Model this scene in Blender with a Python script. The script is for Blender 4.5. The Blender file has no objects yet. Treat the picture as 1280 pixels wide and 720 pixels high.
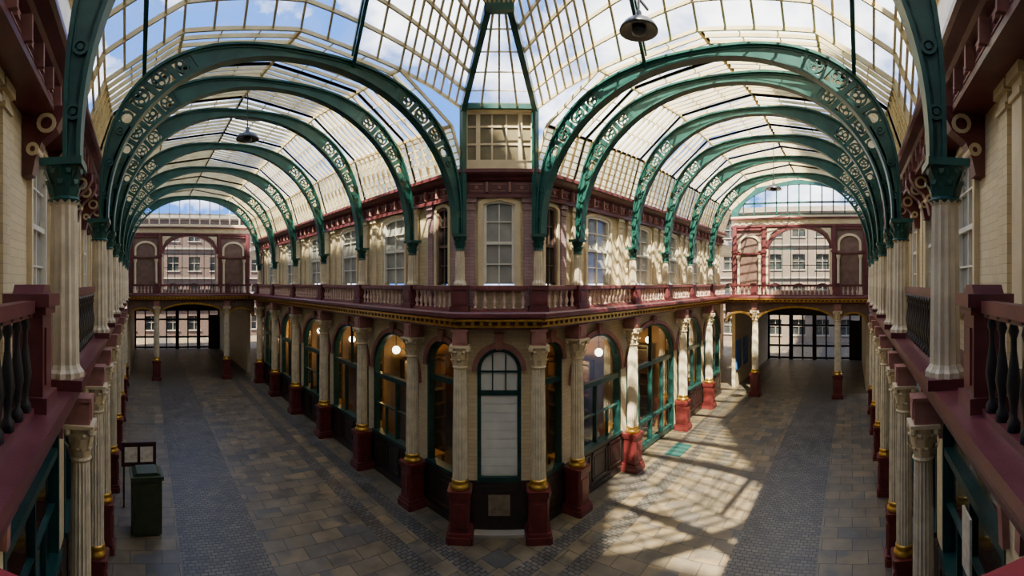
import bpy, bmesh, math, random
from mathutils import Matrix, Vector
random.seed(4)
PI=math.pi
SC=bpy.context.scene
# ---------------------------------------------------------------- materials
def newmat(n):
    m=bpy.data.materials.new(n); m.use_nodes=True
    nt=m.node_tree; return m,nt,nt.nodes['Principled BSDF']
def N(nt,t,**k):
    n=nt.nodes.new(t)
    for a,b in k.items(): setattr(n,a,b)
    return n
def pm(name,c1,c2=None,scale=4,rough=.5,metal=0,bump=0,bscale=60,spec=.5):
    m,nt,p=newmat(name)
    p.inputs['Roughness'].default_value=rough; p.inputs['Metallic'].default_value=metal
    p.inputs['Specular IOR Level'].default_value=spec
    tc=N(nt,'ShaderNodeTexCoord')
    if c2:
        no=N(nt,'ShaderNodeTexNoise'); no.inputs['Scale'].default_value=scale; no.inputs['Detail'].default_value=5
        nt.links.new(tc.outputs['Object'],no.inputs['Vector'])
        r=N(nt,'ShaderNodeValToRGB'); r.color_ramp.elements[0].position=.35; r.color_ramp.elements[1].position=.65
        r.color_ramp.elements[0].color=(*c1,1); r.color_ramp.elements[1].color=(*c2,1)
        nt.links.new(no.outputs['Fac'],r.inputs[0]); nt.links.new(r.outputs[0],p.inputs['Base Color'])
    else: p.inputs['Base Color'].default_value=(*c1,1)
    if bump:
        n2=N(nt,'ShaderNodeTexNoise'); n2.inputs['Scale'].default_value=bscale
        nt.links.new(tc.outputs['Object'],n2.inputs['Vector'])
        b=N(nt,'ShaderNodeBump'); b.inputs['Strength'].default_value=bump; b.inputs['Distance'].default_value=.01
        nt.links.new(n2.outputs['Fac'],b.inputs['Height']); nt.links.new(b.outputs[0],p.inputs['Normal'])
    return m
BURG=pm('burgundy_paint',(.095,.020,.024),(.15,.038,.042),3,.36,bump=.2)
BURGD=pm('dark_burgundy_paint',(.03,.008,.009),(.055,.013,.014),3,.4)
REDP=pm('plinth_red_paint',(.085,.013,.013),(.135,.024,.022),5,.33)
CREAM=pm('cream_paint',(.72,.60,.37),(.62,.50,.30),3,.55,bump=.3,bscale=30)
STONE=pm('cream_column_paint',(.74,.64,.44),(.54,.46,.31),4,.6,bump=.4,bscale=25)
WHITE=pm('white_sash_paint',(.84,.81,.70),(.74,.70,.58),4,.4)
GREEN=pm('green_iron_paint',(.008,.060,.050),(.018,.104,.084),2.5,.38,bump=.2)
GREEND=pm('dark_green_paint',(.005,.034,.031),(.012,.058,.052),4,.35)
GOLD=pm('gilding',(.70,.42,.08),(.5,.29,.05),8,.3,metal=.85)
BLACK=pm('black_iron',(.010,.010,.012),(.018,.018,.02),8,.4)
DWOOD=pm('dark_shop_wood',(.018,.012,.011),(.036,.021,.017),6,.35)
PANEL=pm('brown_panel_paint',(.13,.075,.055),(.19,.115,.085),4,.5)
PINK=pm('pink_stone',(.40,.18,.15),(.28,.12,.105),5,.6,bump=.3)
BAR=pm('glazing_bar_cream',(.86,.73,.42),(.70,.56,.28),3,.5)
INT=pm('warm_interior_wall',(.46,.26,.08),(.12,.065,.03),.55,.6)
INTF=pm('interior_dark_joinery',(.03,.018,.012),(.07,.035,.015),3,.4)
CORE=pm('plain_render',(.3,.27,.21),(.4,.36,.29),1,.8)
BINM=pm('bin_olive_metal',(.022,.032,.012),(.034,.046,.018),4,.5)
BLUE=pm('blue_poster_board',(.01,.08,.30),(.02,.14,.42),2,.5)
REDK=pm('red_handrail_paint',(.22,.012,.016),(.3,.02,.024),2,.4)
SIGNW=pm('sign_cream',(.80,.75,.63),(.60,.52,.40),9,.5)
RUBBER=pm('teal_mat',(.005,.05,.045),(.008,.07,.06),20,.7)
LAMPM=pm('grey_lamp_metal',(.05,.055,.06),(.08,.08,.09),5,.35,metal=.5)
BLIND=pm('pale_blind',(.85,.85,.8),(.75,.75,.70),3,.7)
def brick(name,c1,c2,cm,w,h,ms,rough=.7,bump=.4):
    m,nt,p=newmat(name); p.inputs['Roughness'].default_value=rough
    tc=N(nt,'ShaderNodeTexCoord'); s=N(nt,'ShaderNodeSeparateXYZ'); cb=N(nt,'ShaderNodeCombineXYZ')
    nt.links.new(tc.outputs['Object'],s.inputs[0]); nt.links.new(s.outputs[0],cb.inputs[0]); nt.links.new(s.outputs[2],cb.inputs[1])
    b=N(nt,'ShaderNodeTexBrick'); b.inputs['Scale'].default_value=1; b.inputs['Brick Width'].default_value=w; b.inputs['Row Height'].default_value=h
    b.inputs['Mortar Size'].default_value=ms
    for k,c in (('Color1',c1),('Color2',c2),('Mortar',cm)): b.inputs[k].default_value=(*c,1)
    nt.links.new(cb.outputs[0],b.inputs['Vector']); nt.links.new(b.outputs['Color'],p.inputs['Base Color'])
    bm=N(nt,'ShaderNodeBump'); bm.inputs['Strength'].default_value=bump; bm.inputs['Distance'].default_value=.01; bm.invert=True
    nt.links.new(b.outputs['Fac'],bm.inputs['Height']); nt.links.new(bm.outputs[0],p.inputs['Normal'])
    return m
WALLB=brick('cream_glazed_brick',(.72,.60,.36),(.64,.52,.31),(.50,.41,.25),.3,.1,.005)
WALLP=brick('mauve_glazed_brick',(.34,.20,.21),(.42,.27,.27),(.22,.14,.14),.24,.08,.006)
STREET=brick('street_stone',(.17,.125,.085),(.13,.10,.07),(.09,.075,.055),1.2,.5,.01)
BROWNB=brick('brown_street_brick',(.085,.045,.032),(.12,.065,.042),(.07,.06,.05),.24,.08,.01)
PALEB=brick('sun_block_render',(.6,.58,.52),(.55,.53,.47),(.4,.38,.34),2.,1.,.02)
STRIM=pm('street_stone_trim',(.30,.26,.20),(.24,.20,.15),3,.6)
def emis(name,c,s):
    m,nt,p=newmat(name); p.inputs['Base Color'].default_value=(*c,1)
    p.inputs['Emission Color'].default_value=(*c,1); p.inputs['Emission Strength'].default_value=s; return m
GLOBE=emis('lit_globe_glass',(1,.88,.66),9)
def glass(name,tint,refl,rough=.03,dirt=None,dirtamt=0,scale=1.):
    m,nt,p=newmat(name); nt.nodes.remove(p); out=nt.nodes['Material Output']
    t=N(nt,'ShaderNodeBsdfTransparent'); t.inputs[0].default_value=(*tint,1)
    g=N(nt,'ShaderNodeBsdfGlossy'); g.inputs['Roughness'].default_value=rough; g.inputs[0].default_value=(.9,.95,1,1)
    mx=N(nt,'ShaderNodeMixShader'); fr=N(nt,'ShaderNodeLayerWeight'); fr.inputs[0].default_value=.5
    pw=N(nt,'ShaderNodeMath',operation='POWER'); pw.inputs[1].default_value=3.5; nt.links.new(fr.outputs['Facing'],pw.inputs[0])
    ml=N(nt,'ShaderNodeMath',operation='MULTIPLY_ADD'); ml.inputs[1].default_value=refl*.8; ml.inputs[2].default_value=refl*.07; nt.links.new(pw.outputs[0],ml.inputs[0])
    nt.links.new(ml.outputs[0],mx.inputs[0]); nt.links.new(t.outputs[0],mx.inputs[1]); nt.links.new(g.outputs[0],mx.inputs[2])
    last=mx
    if dirt:
        tr=N(nt,'ShaderNodeBsdfTranslucent'); tr.inputs[0].default_value=(*dirt,1)
        df=N(nt,'ShaderNodeBsdfDiffuse'); df.inputs[0].default_value=(*dirt,1)
        m1=N(nt,'ShaderNodeMixShader'); m1.inputs[0].default_value=.2; nt.links.new(tr.outputs[0],m1.inputs[1]); nt.links.new(df.outputs[0],m1.inputs[2])
        tc=N(nt,'ShaderNodeTexCoord'); no=N(nt,'ShaderNodeTexNoise'); no.inputs['Scale'].default_value=scale; no.inputs['Detail'].default_value=6
        nt.links.new(tc.outputs['Object'],no.inputs['Vector'])
        r=N(nt,'ShaderNodeMapRange'); r.inputs[1].default_value=.35; r.inputs[2].default_value=.7; r.inputs[3].default_value=dirtamt[0]; r.inputs[4].default_value=dirtamt[1]
        nt.links.new(no.outputs['Fac'],r.inputs[0])
        m2=N(nt,'ShaderNodeMixShader'); nt.links.new(r.outputs[0],m2.inputs[0]); nt.links.new(mx.outputs[0],m2.inputs[1]); nt.links.new(m1.outputs[0],m2.inputs[2]); last=m2
    nt.links.new(last.outputs[0],out.inputs['Surface']); return m
SGLASS=glass('shop_window_glass',(.88,.92,.89),1.1)
DGLASS=glass('corner_window_glass',(.97,.98,.97),.6)
RGLASS=glass('vault_roof_glass',(.90,.92,.88),.3,.1,(.9,.84,.66),(.06,.42),1.3)
CGLASS=glass('crossing_roof_glass',(.94,.96,.98),.3,.1,(.9,.88,.78),(.03,.30),1.3)
AGLASS=glass('amber_roof_glass',(.84,.72,.42),.4,.1,(.86,.74,.44),(.35,.7),1.2)
EGLASS=glass('clear_glass',(.95,.96,.96),.6)
SASHG=pm('sash_glass_with_blind',(.17,.18,.18),(.44,.43,.37),.8,.08)
DARKG=pm('dark_window_glass',(.02,.025,.025),(.05,.055,.05),1,.06)
YGL=pm('amber_wired_glass',(.13,.105,.05),(.26,.22,.12),1.5,.3)
def floor_mat():
    m,nt,p=newmat('stone_paving')
    L=nt.links.new
    tc=N(nt,'ShaderNodeTexCoord'); s=N(nt,'ShaderNodeSeparateXYZ'); L(tc.outputs['Object'],s.inputs[0])
    mn=N(nt,'ShaderNodeMath',operation='MINIMUM'); L(s.outputs[0],mn.inputs[0]); L(s.outputs[1],mn.inputs[1])
    mxx=N(nt,'ShaderNodeMath',operation='MAXIMUM'); L(s.outputs[0],mxx.inputs[0]); L(s.outputs[1],mxx.inputs[1])
    cb=N(nt,'ShaderNodeCombineXYZ'); L(mn.outputs[0],cb.inputs[0]); L(mxx.outputs[0],cb.inputs[1])
    def bk(w,h,c1,c2,cm,ms):
        b=N(nt,'ShaderNodeTexBrick'); b.inputs['Scale'].default_value=1; b.inputs['Brick Width'].default_value=w; b.inputs['Row Height'].default_value=h; b.inputs['Mortar Size'].default_value=ms
        b.inputs['Bias'].default_value=0
        for k,c in (('Color1',c1),('Color2',c2),('Mortar',cm)): b.inputs[k].default_value=(*c,1)
        L(cb.outputs[0],b.inputs['Vector']); return b
    flag=bk(.70,.48,(.190,.140,.070),(.085,.073,.053),(.03,.026,.02),.009)
    flag2=bk(.70,.48,(.064,.062,.055),(.165,.122,.064),(.03,.026,.02),.009)
    sett=bk(.16,.11,(.068,.063,.053),(.115,.10,.078),(.024,.021,.017),.012)
    no=N(nt,'ShaderNodeTexNoise'); no.inputs['Scale'].default_value=.8; no.inputs['Detail'].default_value=3; L(tc.outputs['Object'],no.inputs['Vector'])
    st=N(nt,'ShaderNodeMapRange'); st.inputs[1].default_value=.45; st.inputs[2].default_value=.55; L(no.outputs['Fac'],st.inputs[0])
    fm=N(nt,'ShaderNodeMixRGB'); L(st.outputs[0],fm.inputs[0]); L(flag.outputs['Color'],fm.inputs[1]); L(flag2.outputs['Color'],fm.inputs[2])
    def band(a,b):
        g=N(nt,'ShaderNodeMath',operation='GREATER_THAN'); g.inputs[1].default_value=a; L(mn.outputs[0],g.inputs[0])
        l=N(nt,'ShaderNodeMath',operation='LESS_THAN'); l.inputs[1].default_value=b; L(mn.outputs[0],l.inputs[0])
        q=N(nt,'ShaderNodeMath',operation='MULTIPLY'); L(g.outputs[0],q.inputs[0]); L(l.outputs[0],q.inputs[1]); return q
    b1=band(.75,2.65); b2=band(5.25,5.65); b3=band(6.05,6.45)
    ad=N(nt,'ShaderNodeMath',operation='MAXIMUM'); L(b1.outputs[0],ad.inputs[0]); L(b2.outputs[0],ad.inputs[1])
    ad2=N(nt,'ShaderNodeMath',operation='MAXIMUM'); L(ad.outputs[0],ad2.inputs[0]); L(b3.outputs[0],ad2.inputs[1]); ad=ad2
    mx=N(nt,'ShaderNodeMixRGB'); L(ad.outputs[0],mx.inputs[0]); L(fm.outputs[0],mx.inputs[1]); L(sett.outputs['Color'],mx.inputs[2])
    n2=N(nt,'ShaderNodeTexNoise'); n2.inputs['Scale'].default_value=1.6; n2.inputs['Detail'].default_value=9; L(tc.outputs['Object'],n2.inputs['Vector'])
    mr=N(nt,'ShaderNodeMapRange'); mr.inputs[1].default_value=.25; mr.inputs[2].default_value=.75; mr.inputs[3].default_value=.5; mr.inputs[4].default_value=1.5; L(n2.outputs['Fac'],mr.inputs[0])
    ml=N(nt,'ShaderNodeMixRGB',blend_type='MULTIPLY'); ml.inputs[0].default_value=1; L(mx.outputs[0],ml.inputs[1]); L(mr.outputs[0],ml.inputs[2])
    L(ml.outputs[0],p.inputs['Base Color'])
    r2=N(nt,'ShaderNodeMapRange'); r2.inputs[3].default_value=.33; r2.inputs[4].default_value=.6; L(n2.outputs['Fac'],r2.inputs[0]); L(r2.outputs[0],p.inputs['Roughness'])
    fx=N(nt,'ShaderNodeMixRGB'); L(ad.outputs[0],fx.inputs[0]); L(flag.outputs['Fac'],fx.inputs[1]); L(sett.outputs['Fac'],fx.inputs[2])
    bm=N(nt,'ShaderNodeBump',invert=True); bm.inputs['Strength'].default_value=.6; bm.inputs['Distance'].default_value=.012
    L(fx.outputs[0],bm.inputs['Height']); L(bm.outputs[0],p.inputs['Normal'])
    return m
FLOOR=floor_mat()
# ---------------------------------------------------------------- geometry helper
class G:
    def __init__(s): s.v=[]; s.f=[]
    def add(s,v,f):
        o=len(s.v); s.v+=[tuple(x) for x in v]; s.f+=[tuple(i+o for i in q) for q in f]; return s
    def box(s,x0,x1,y0,y1,z0,z1):
        v=[(x,y,z) for x in(x0,x1) for y in (y0,y1) for z in (z0,z1)]
        return s.add(v,[(0,1,3,2),(4,6,7,5),(0,4,5,1),(2,3,7,6),(0,2,6,4),(1,5,7,3)])
    def lathe(s,prof,n=12,cx=0,cy=0,rot=0,flute=0,caps=True):
        v=[];f=[]
        for r,z in prof:
            for i in range(n):
                a=2*PI*i/n+rot; rr=r*(1-flute*(i%2)); v.append((cx+rr*math.cos(a),cy+rr*math.sin(a),z))
        for k in range(len(prof)-1):
            for i in range(n):
                j=(i+1)%n; f.append((k*n+i,k*n+j,(k+1)*n+j,(k+1)*n+i))
        if caps:
            f.append(tuple(range(n-1,-1,-1))); f.append(tuple(range((len(prof)-1)*n,len(prof)*n)))
        return s.add(v,f)
    def band(s,A,B,y0,y1,closed=False):
        n=len(A); v=[]
        for (a,b) in zip(A,B): v+=[(a[0],y0,a[1]),(b[0],y0,b[1]),(b[0],y1,b[1]),(a[0],y1,a[1])]
        f=[]
        for i in range(n if closed else n-1):
            o=4*i; p=4*((i+1)%n)
            for k in range(4): f.append((o+k,o+(k+1)%4,p+(k+1)%4,p+k))
        if not closed: f+=[(0,1,2,3),(4*n-4,4*n-1,4*n-2,4*n-3)]
        return s.add(v,f)
    def ring(s,cx,cz,r,t,y0,y1,n=14):
        A=[(cx+(r)*math.cos(2*PI*i/n),cz+r*math.sin(2*PI*i/n)) for i in range(n)]
        B=[(cx+(r-t)*math.cos(2*PI*i/n),cz+(r-t)*math.sin(2*PI*i/n)) for i in range(n)]
        return s.band(A,B,y0,y1,True)
    def bar(s,p,q,w,h,up=(0,0,1)):
        p=Vector(p);q=Vector(q);d=(q-p)
        if d.length<1e-5: return s
        d.normalize(); u=Vector(up)
        if abs(d.dot(u))>.95: u=Vector((1,0,0))
        a=d.cross(u).normalized(); b=a.cross(d).normalized(); a*=w/2; b*=h/2
        v=[p-a-b,p+a-b,p+a+b,p-a+b,q-a-b,q+a-b,q+a+b,q-a+b]
        return s.add(v,[(3,2,1,0),(4,5,6,7),(0,1,5,4),(1,2,6,5),(2,3,7,6),(3,0,4,7)])
    def prism(s,poly,y0,y1):
        n=len(poly); v=[(x,y0,z) for x,z in poly]+[(x,y1,z) for x,z in poly]
        f=[tuple(range(n)),tuple(range(2*n-1,n-1,-1))]
        for i in range(n): j=(i+1)%n; f.append((i,i+n,j+n,j))
        return s.add(v,f)
    def pane(s,poly,y):
        return s.add([(x,y,z) for x,z in poly],[tuple(range(len(poly)))])
    def sphere(s,c,r,n=12,m=8,sz=1):
        return s.lathe([(max(.001,r*math.sin(PI*k/m)),c[2]-r*sz*math.cos(PI*k/m)) for k in range(m+1)],n,c[0],c[1],caps=False)
    def sweep(s,path,prof,closed_prof=True):
        n=len(path); ms=[]
        for i in range(n):
            ds=[]
            if i>0: d=Vector(path[i])-Vector(path[i-1]); ds.append(d.normalized())
            if i<n-1: d=Vector(path[i+1])-Vector(path[i]); ds.append(d.normalized())
            ns=[Vector((d.y,-d.x)) for d in ds]
            m=sum(ns,Vector((0,0)));m.normalize(); m/=max(.3,m.dot(ns[0])); ms.append(m)
        v=[];k=len(prof)
        for i in range(n):
            for o,z in prof: v.append((path[i][0]+ms[i].x*o,path[i][1]+ms[i].y*o,z))
        f=[]
        for i in range(n-1):
            for j in range(k if closed_prof else k-1):
                j2=(j+1)%k; f.append((i*k+j,i*k+j2,(i+1)*k+j2,(i+1)*k+j))
        f.append(tuple(range(k-1,-1,-1))); f.append(tuple(range((n-1)*k,n*k)))
        return s.add(v,f)
    def mesh(s,name,mat,smooth=False):
        me=bpy.data.meshes.new(name); me.from_pydata(s.v,[],s.f); me.materials.append(mat)
        b=bmesh.new(); b.from_mesh(me); bmesh.ops.recalc_face_normals(b,faces=b.faces); b.to_mesh(me); b.free()
        if smooth:
            for p in me.polygons: p.use_smooth=True
        me.update(); return me
def frame(pos,out):
    o=Vector((out[0],out[1])).normalized()
    return Matrix(((o.y,o.x,0,pos[0]),(-o.x,o.y,0,pos[1]),(0,0,1,pos[2] if len(pos)>2 else 0),(0,0,0,1)))
I4=Matrix.Identity(4)
def thing(name,me,M,label,cat,group=None,kind=None):
    o=bpy.data.objects.new(name,me); SC.collection.objects.link(o); o.matrix_world=M
    o["label"]=label; o["category"]=cat
    if group: o["group"]=group
    if kind: o["kind"]=kind
    return o
def part(name,me,par,label=None,loc=(0,0,0),M=None):
    o=bpy.data.objects.new(name,me); SC.collection.objects.link(o); o.parent=par
    if M is not None: o.matrix_local=M
    else: o.location=loc
    if label: o["label"]=label
    return o
def struct(name,me,M=I4,label=None,cat='building'):
    return thing(name,me,M,label or name.split('_')[0]+' of the covered market hall',cat,kind='structure')
CACHE={}
def cached(k,fn):
    if k not in CACHE: CACHE[k]=fn()
    return CACHE[k]
# ---------------------------------------------------------------- layout
EYE=6.0
LY=[8.1,10.1,13.05,16.3,19.7,23.1,26.4]
RXL=[8.1,9.7,12.8,17.2,20.6]
RXU=[8.1,9.7,12.8,15.4,18.0,20.8]
C=6.8; WOFF=.35
YE=28.; XE=23.6
OSL=.018
def xo(Y): return -(.70+OSL*Y)
OY=[4.2,8.1,10.1,13.05,16.3,19.7,23.1,26.4]
OX=[4.2,8.1,9.7,12.8,15.4,18.0,20.8]
yo=-.88
SPR=7.15
def ribapex(t): return 10.45+max(0,min(1,(t-8)/5))*.7
# ---------------------------------------------------------------- columns
def lower_column():
    d={}
    def sq(g,hw,z0,z1,ch=.05):
        P=[(hw-ch,hw),(-hw+ch,hw),(-hw,hw-ch),(-hw,-hw+ch),(-hw+ch,-hw),(hw-ch,-hw),(hw,-hw+ch),(hw,hw-ch)]
        g.add([(x,y,z0) for x,y in P]+[(x,y,z1) for x,y in P],[tuple(range(8)),tuple(range(15,7,-1))]+[(i,(i+1)%8,8+(i+1)%8,8+i) for i in range(8)])
    g=G(); sq(g,.31,0,.16); sq(g,.285,.16,.24); sq(g,.24,.24,1.04); sq(g,.265,1.04,1.1); sq(g,.28,1.1,1.2)
    g.box(-.15,.15,.24,.26,.36,.92)
    d['plinth']=g.mesh('column_plinth',REDP)
    g=G(); g.lathe([(.22,1.2),(.235,1.24),(.235,1.28),(.19,1.31),(.185,1.34),(.2,1.37),(.2,1.4),(.18,1.43)],16); d['base']=g.mesh('column_base',GOLD,True)
    g=G(); g.lathe([(.185,1.42),(.178,1.5),(.176,2.4),(.163,3.3),(.153,4.0),(.168,4.03)],32,flute=.13); d['shaft']=g.mesh('column_shaft',STONE)
    g=G(); g.lathe([(.155,4.0),(.185,4.04),(.16,4.08),(.165,4.25),(.2,4.42),(.235,4.5)],14)
    for row,(z,rr,h,nn) in enumerate([(4.08,.175,.17,8),(4.22,.185,.22,8)]):
        for i in range(nn):
            a=2*PI*(i+.5*row)/nn; ca,sa=math.cos(a),math.sin(a); w=.055
            pts=[(rr,z),(rr+.03,z+h*.6),(rr+.085,z+h),(rr+.09,z+h*.82)]
            v=[]
            for q,(ra,zz) in enumerate(pts):
                ww=w*(1,1.1,.7,.4)[q]; v+=[(ra*ca-ww*sa,ra*sa+ww*ca,zz),(ra*ca+ww*sa,ra*sa-ww*ca,zz)]
            g.add(v,[(0,1,3,2),(2,3,5,4),(4,5,7,6)])
    for sx in(-1,1):
        for sy in(-1,1):
            g.lathe([(.03,4.4),(.06,4.43),(.06,4.49),(.03,4.52)],8,cx=sx*.19,cy=sy*.19)
    g.box(-.24,.24,-.24,.24,4.5,4.55); d['capital']=g.mesh('column_capital',CREAM)
    g=G(); g.box(-.17,.17,-.25,.17,4.55,4.93); g.box(-.12,.12,.17,.2,4.62,4.88); g.box(-.2,.2,-.2,.2,4.87,4.93); d['impost']=g.mesh('column_impost',PINK)
    return d
LC=lower_column()
def put_lower(x,y,out,label,grp,sz=1):
    w=1 if sz==1 else .82
    e=thing('market_column',LC['plinth'],frame((x,y,0),out)@Matrix.Diagonal((w,w,sz,1)),label,'column',grp)
    for k in ('base','shaft','capital','impost'):
        part(k,LC[k],e,{'base':'gilded moulded base','shaft':'cream fluted shaft','capital':'leafy cream capital','impost':'pinkish impost block'}[k])
    return e
def upper_column(z0,zt,ped_z,s,cs,low):
    d={}
    g=G(); w=.19 if not low else .17
    g.box(-w,w,-w,w,ped_z,z0-.06)
    if not low:
        g.box(-w-.04,w+.04,-w-.04,w+.04,ped_z,ped_z+.12); g.box(-w+.06,w-.06,w,w+.02,ped_z+.18,z0-.16)
    g.box(-w-.03,w+.03,-w-.03,w+.03,z0-.1,z0)
    d['pedestal']=g.mesh('pedestal',BURG)
    g=G(); g.lathe([(.15*s,z0),(.15*s,z0+.05),(.13*s,z0+.08),(.115*s,z0+.12),(.11*s,z0+.6),(.1*s,zt-.42),(.12*s,zt-.38)],24,flute=.14); d['shaft']=g.mesh('upper_shaft',STONE)
    g=G(); g.lathe([(.1*s,zt-.4),(.125*s,zt-.37),(.1*s,zt-.34),(.11*s,zt-.2),(.15*cs,zt-.1),(.16*cs,zt-.07)],12)
    for row in range(2):
        for i in range(8):
            a=2*PI*(i+.5*row)/8; ca,sa=math.cos(a),math.sin(a); z=zt-.34+.1*row; rr=.1*s; v=[]
            for q,(ra,zz) in enumerate([(rr,z),(rr+.025,z+.08),(rr+.065,z+.14),(rr+.065,z+.1)]):
                ww=.032*(1,1.1,.7,.4)[q]*s; v+=[(ra*ca-ww*sa,ra*sa+ww*ca,zz),(ra*ca+ww*sa,ra*sa-ww*ca,zz)]
            g.add(v,[(0,1,3,2),(2,3,5,4),(4,5,7,6)])
    g.box(-.17*cs,.17*cs,-.17*cs,.17*cs,zt-.07,zt); d['capital']=g.mesh('upper_capital',GREEN)
    return d
UC=upper_column(5.95,SPR,5.34,1,1,False); OC=upper_column(5.12,SPR,5.02,1.3,1.15,True)
def put_upper(D,x,y,out,label,grp):
    e=thing('gallery_column',D['shaft'],frame((x,y,0),out),label,'column',grp)
    part('pedestal',D['pedestal'],e,'burgundy panelled pedestal'); part('capital',D['capital'],e,'dark green leafy iron capital'); return e
lab_lc='cream fluted column with gilded base on burgundy plinth'
lab_uc='slim cream fluted column with green capital on gallery'
for Y in LY[1:]: put_lower(C,Y,(-1,0),lab_lc+', beside the shopfronts','ground floor columns of the corner building')
for X in RXL[1:]: put_lower(X,C,(0,-1),lab_lc+', beside the shopfronts','ground floor columns of the corner building')
for p in ((C,8.1),(8.1,C)): put_lower(p[0],p[1],(-1,-1),lab_lc+', flanking the corner doorway','ground floor columns of the corner building')
for Y in LY[1:]: put_upper(UC,C,Y,(-1,0),lab_uc,'gallery columns of the corner building')
for X in RXU[1:]: put_upper(UC,X,C,(0,-1),lab_uc,'gallery columns of the corner building')
for p in ((C,8.1),(8.1,C)): put_upper(UC,p[0],p[1],(-1,-1),lab_uc+' corner','gallery columns of the corner building')
for Y in OY:
    put_upper(OC,xo(Y),Y,(1,0),'tall cream fluted column with dark green leafy capital','gallery columns of the outer ranges')
for Y in [5.9]+OY[1:]:
    put_lower(xo(Y)-.06,Y,(1,0),lab_lc+', under the outer gallery','ground floor columns of the outer ranges',.915)
for X in OX:
    put_upper(OC,X,yo,(0,1),'tall cream fluted column with dark green leafy capital','gallery columns of the outer ranges')
for X in [5.9]+OX[1:]:
    put_lower(X,yo-.06,(0,1),lab_lc+', under the outer gallery','ground floor columns of the outer ranges',.915)
# ---------------------------------------------------------------- ribs
def rib(A,B,apex,label,half=False,zs=SPR):
    A=Vector(A);B=Vector(B);W=(B-A).length; a=W/2; b=apex-zs
    d=(B-A)/W
    M=Matrix(((d.x,-d.y,0,A.x),(d.y,d.x,0,A.y),(0,0,1,0),(0,0,0,1)))
    def rex(t): return (abs(math.cos(t)/a)**2.8+abs(math.sin(t)/b)**2.8)**(-1/2.8)
    ai=a-.17; bi=b-.22
    def rin(t): return (abs(math.cos(t)/ai)**2.16+abs(math.sin(t)/bi)**2.16)**(-1/2.16)
    def P(t,r): return (a-r*math.cos(t),zs+r*math.sin(t))
    n=56; T=[PI*i/n*(.5 if half else 1) for i in range(n+1)]
    g=G(); g.band([P(t,rin(t)) for t in T],[P(t,rin(t)+.04) for t in T],-.11,.11)
    g.band([P(t,rin(t)+.035) for t in T],[P(t,rin(t)+.09) for t in T],-.045,.045)
    e=thing('arch_rib',g.mesh('arch_rib',GREEN),M,label,'roof arch','iron arches of the market roof')
    g=G(); g.band([P(t,rex(t)-.045) for t in T],[P(t,rex(t)) for t in T],-.09,.09); g.band([P(t,rex(t)-.085) for t in T],[P(t,rex(t)-.04) for t in T],-.04,.04)
    part('upper_flange',g.mesh('upper_flange',GREEN),e)
    g=G()
    for sgn in ((0,) if half else (0,1)):
        tt=[PI*i/80 for i in range(0,13)]; tt=[PI-q for q in tt] if sgn else tt
        g.band([P(t,rin(t)+.03) for t in tt],[P(t,rex(t)-.03) for t in tt],-.045,.045)
        for k in range(3):
            t=tt[3+4*k]; r=(rin(t)+rex(t))/2; x,z=P(t,r); g.ring(x,z,.08,.03,-.075,.075,12); g.ring(x,z,.032,.03,-.075,.075,8)
    lim=.285
    tc=[T[i] for i in range(n+1) if (T[i]>PI*(lim-.01) and T[i]<PI*(1.01-lim))]
    if tc: g.band([P(t,rin(t)+.07) for t in tc],[P(t,rex(t)-.07) for t in tc],-.02,.02)
    t=PI*12/80
    while t<PI*(lim-.01):
        gap=rex(t)-rin(t)-.17; rad=max(.045,gap/2)
        r=rin(t)+.085+ gap/2
        dt=rad/r
        for tq in ((t+dt,) if half else (t+dt,PI-t-dt)):
            x,z=P(tq,r)
            g.ring(x,z,rad+.02,.035,-.03,.03,18 if rad>.12 else 10)
            if rad>.12:
                for q in range(3):
                    an=tq+q*2*PI/3; g.ring(x+rad*.5*math.cos(an),z+rad*.5*math.sin(an),rad*.47,.025,-.025,.025,10)
        ts=t+2*dt+.025
        for tq in ((ts,) if half else (ts,PI-ts)):
            g.band([P(tq-.014,rin(tq)+.07),P(tq+.014,rin(tq)+.07)],[P(tq-.014,rex(tq)-.06),P(tq+.014,rex(tq)-.06)],-.035,.035)
        t=ts+.025
    part('scroll_tracery',g.mesh('scroll_tracery',GREEN),e,'pierced green scrollwork between the flanges')
    return e
rl='arched green iron rib with pierced scroll spandrels under the glass'
for i,Y in enumerate(LY): rib((xo(Y),Y),(C,Y),ribapex(Y),rl)
for i,X in enumerate(RXU): rib((X,C),(X,yo),ribapex(X),rl)
rib((xo(4.2),4.2),(C+.2,4.3),10.9,'green iron half arch springing over the crossing',True,SPR)
rib((4.2,yo),(4.3,C+.2),10.9,'green iron half arch springing over the crossing',True,SPR)
# ---------------------------------------------------------------- building walls
def wall_open(g,x0,x1,z0,z1,cx,w,zb,zs,rise,d,y=0):
    xl,xr=cx-w/2,cx+w/2
    def q(a,b,c,e): g.add([(a,y,c),(b,y,c),(b,y,e),(a,y,e)],[(0,1,2,3)])
    q(x0,xl,z0,z1); q(xr,x1,z0,z1)
    if zb>z0: q(xl,xr,z0,zb); g.add([(xl,y,zb),(xr,y,zb),(xr,y-d,zb),(xl,y-d,zb)],[(0,1,2,3)])
    n=18; pts=[(cx-w/2*math.cos(PI*i/n),zs+rise*math.sin(PI*i/n)) for i in range(n+1)]
    for i in range(n):
        a,b=pts[i],pts[i+1]; g.add([(a[0],y,a[1]),(b[0],y,b[1]),(b[0],y,z1),(a[0],y,z1)],[(0,1,2,3)])
        g.add([(a[0],y,a[1]),(b[0],y,b[1]),(b[0],y-d,b[1]),(a[0],y-d,a[1])],[(0,1,2,3)])
    for x in(xl,xr): g.add([(x,y,zb),(x,y,zs),(x,y-d,zs),(x,y-d,zb)],[(0,1,2,3)])
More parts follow.
